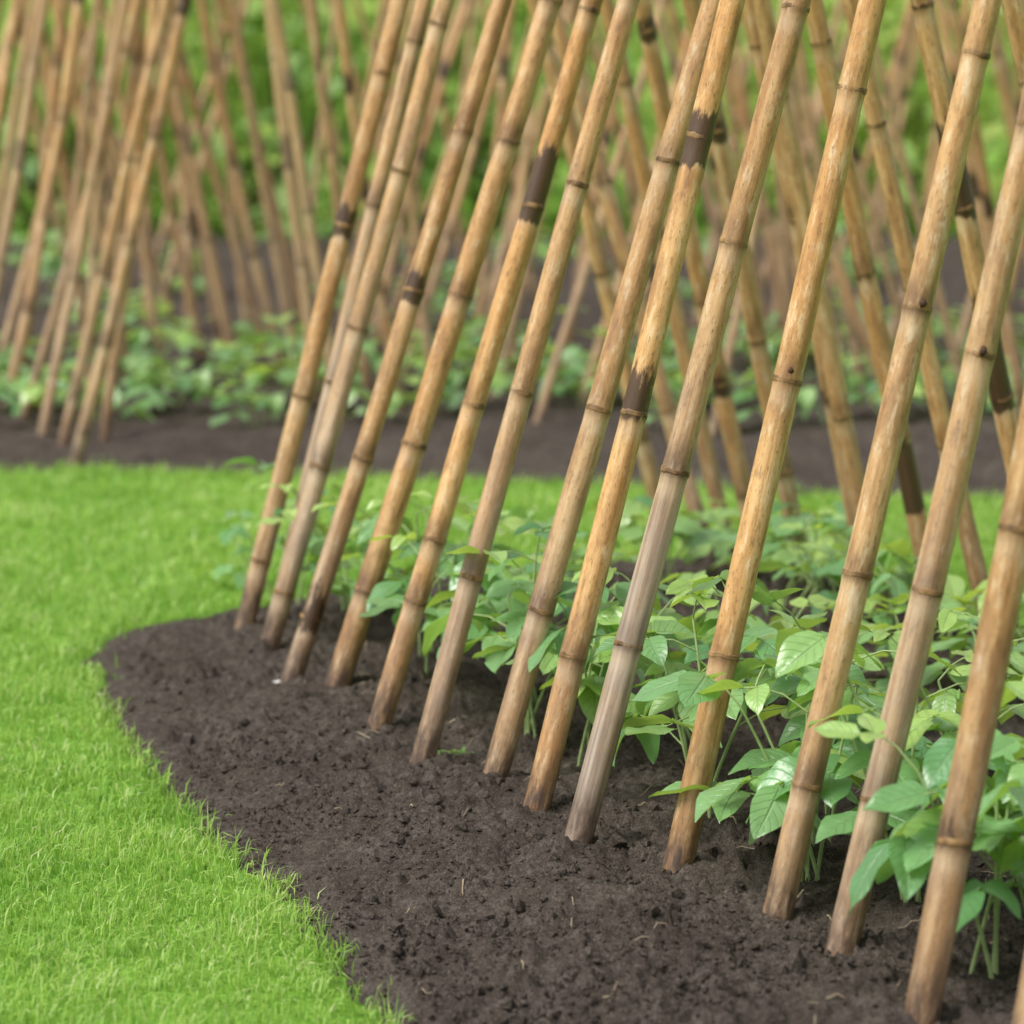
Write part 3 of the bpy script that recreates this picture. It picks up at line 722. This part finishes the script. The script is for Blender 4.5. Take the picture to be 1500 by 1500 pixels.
# ------------------------------------------------------------------ shrubs behind
def shrub_mesh(seed, h, r, n, ls, bright):
    r_ = np.random.default_rng(seed); A = Acc(); Sx = Acc()
    nb = 14; cl = np.stack([r_.normal(0, r * .5, nb), r_.normal(0, r * .4, nb), r_.uniform(.12, 1, nb) * h], 1)
    for c in cl[:9]: Sx.tube([(0, 0, -.05), (c[0] * .4, c[1] * .4, c[2] * .5), tuple(c)], .018, .006, 6)
    ci = r_.integers(0, nb, n)
    org = cl[ci] + r_.normal(0, 1, (n, 3)) * np.array([r * .33, r * .33, h * .12]); org[:, 2] = np.maximum(org[:, 2], .04)
    ct = r_.normal(0, .22, nb)
    a = r_.uniform(0, 6.28, n); p = r_.uniform(-.9, .5, n)
    d = np.stack([np.cos(a) * np.cos(p), np.sin(a) * np.cos(p), np.sin(p)], 1)
    s = np.cross(d, Z3 + r_.normal(0, .3, (n, 3))); s /= np.linalg.norm(s, axis=1)[:, None]; nn = np.cross(s, d)
    l_ = ls * r_.uniform(.6, 1.4, n)[:, None]
    V = np.stack([org, org + d * l_ * .45 + s * l_ * .28 + nn * l_ * .06, org + d * l_ - nn * l_ * .15, org + d * l_ * .45 - s * l_ * .28 + nn * l_ * .06, org + d * l_ * .5], 1).reshape(-1, 3)
    i = np.arange(n) * 5
    T = np.concatenate([np.stack([i, i + 1, i + 4], 1), np.stack([i + 1, i + 2, i + 4], 1), np.stack([i + 2, i + 3, i + 4], 1), np.stack([i + 3, i, i + 4], 1)])
    tone = np.clip(bright + ct[ci] + r_.normal(0, .15, n), 0, 1)
    A.add(V, None, T, tone=np.repeat(tone, 5))
    return A.mesh('foliage'), Sx.mesh('stem')
k = 0
SL = ['leftmost', 'second', 'third', 'fourth', 'fifth', 'sixth', 'seventh', 'eighth', 'ninth', 'tenth']
for (row, yy, cnt_, hw) in (('nearer', 14.9, 7, 2.7), ('farther', 16.8, 7, 3.3)):
    for j in range(cnt_):
        x = -hw + 2 * hw * j / (cnt_ - 1) + random.uniform(-.15, .15); y = yy + random.uniform(-.3, .3)
        br = 0.50 + 0.28 * (x > 0.2) + random.uniform(-.08, .12)
        fm, sm = shrub_mesh(800 + k, random.uniform(1.2, 1.6), .72, 800, .15, br)
        root = empty('leafy_shrub', (x, y, 0))
        tag(root, f'blurred leafy green shrub, {SL[j] if j == 0 else SL[j] + " from the left"} in the {row} hedge row behind the trellises', 'shrub', f'shrubs of the {row} hedge row')
        link('foliage', fm, M_SHRUB, root); link('stem', sm, M_WOOD, root); k += 1

# ------------------------------------------------------------------ light
sun_dir = Vector((-0.62, -0.42, 1.0)).normalized()
ld = bpy.data.lights.new('sun', 'SUN'); ld.energy = 3.3; ld.angle = math.radians(28); ld.color = (1.0, 0.97, 0.92)
lo = bpy.data.objects.new('sun', ld); COL.objects.link(lo)
lo.rotation_mode = 'QUATERNION'; lo.rotation_quaternion = sun_dir.to_track_quat('Z', 'Y'); lo.location = (-3, -2, 6)
w = bpy.data.worlds.new('World'); S.world = w; w.use_nodes = True
nt = w.node_tree; nt.nodes.clear()
sk = nt.nodes.new('ShaderNodeTexSky'); sk.sky_type = 'NISHITA'; sk.sun_disc = False
sk.sun_elevation = math.asin(sun_dir.z); sk.sun_rotation = math.atan2(sun_dir.x, sun_dir.y); sk.dust_density = 3; sk.air_density = 1.6
hs = nt.nodes.new('ShaderNodeHueSaturation'); hs.inputs['Saturation'].default_value = 0.3
bgn = nt.nodes.new('ShaderNodeBackground'); bgn.inputs['Strength'].default_value = 0.15
wo = nt.nodes.new('ShaderNodeOutputWorld')
nt.links.new(sk.outputs[0], hs.inputs['Color']); nt.links.new(hs.outputs[0], bgn.inputs[0]); nt.links.new(bgn.outputs[0], wo.inputs[0])

# ------------------------------------------------------------------ camera
cd = bpy.data.cameras.new('camera'); co = bpy.data.objects.new('camera', cd); COL.objects.link(co)
co.location = tuple(CAM); co.rotation_euler = (math.pi / 2 - TH, 0, 0)
cd.sensor_width = 36; cd.lens = 36 * F / 1500; cd.clip_start = 0.05; cd.clip_end = 1000
cd.dof.use_dof = True; cd.dof.focus_distance = 4.3; cd.dof.aperture_fstop = 5.0
S.camera = co
S.view_settings.view_transform = 'Standard'; S.view_settings.look = 'None'; S.view_settings.exposure = 0
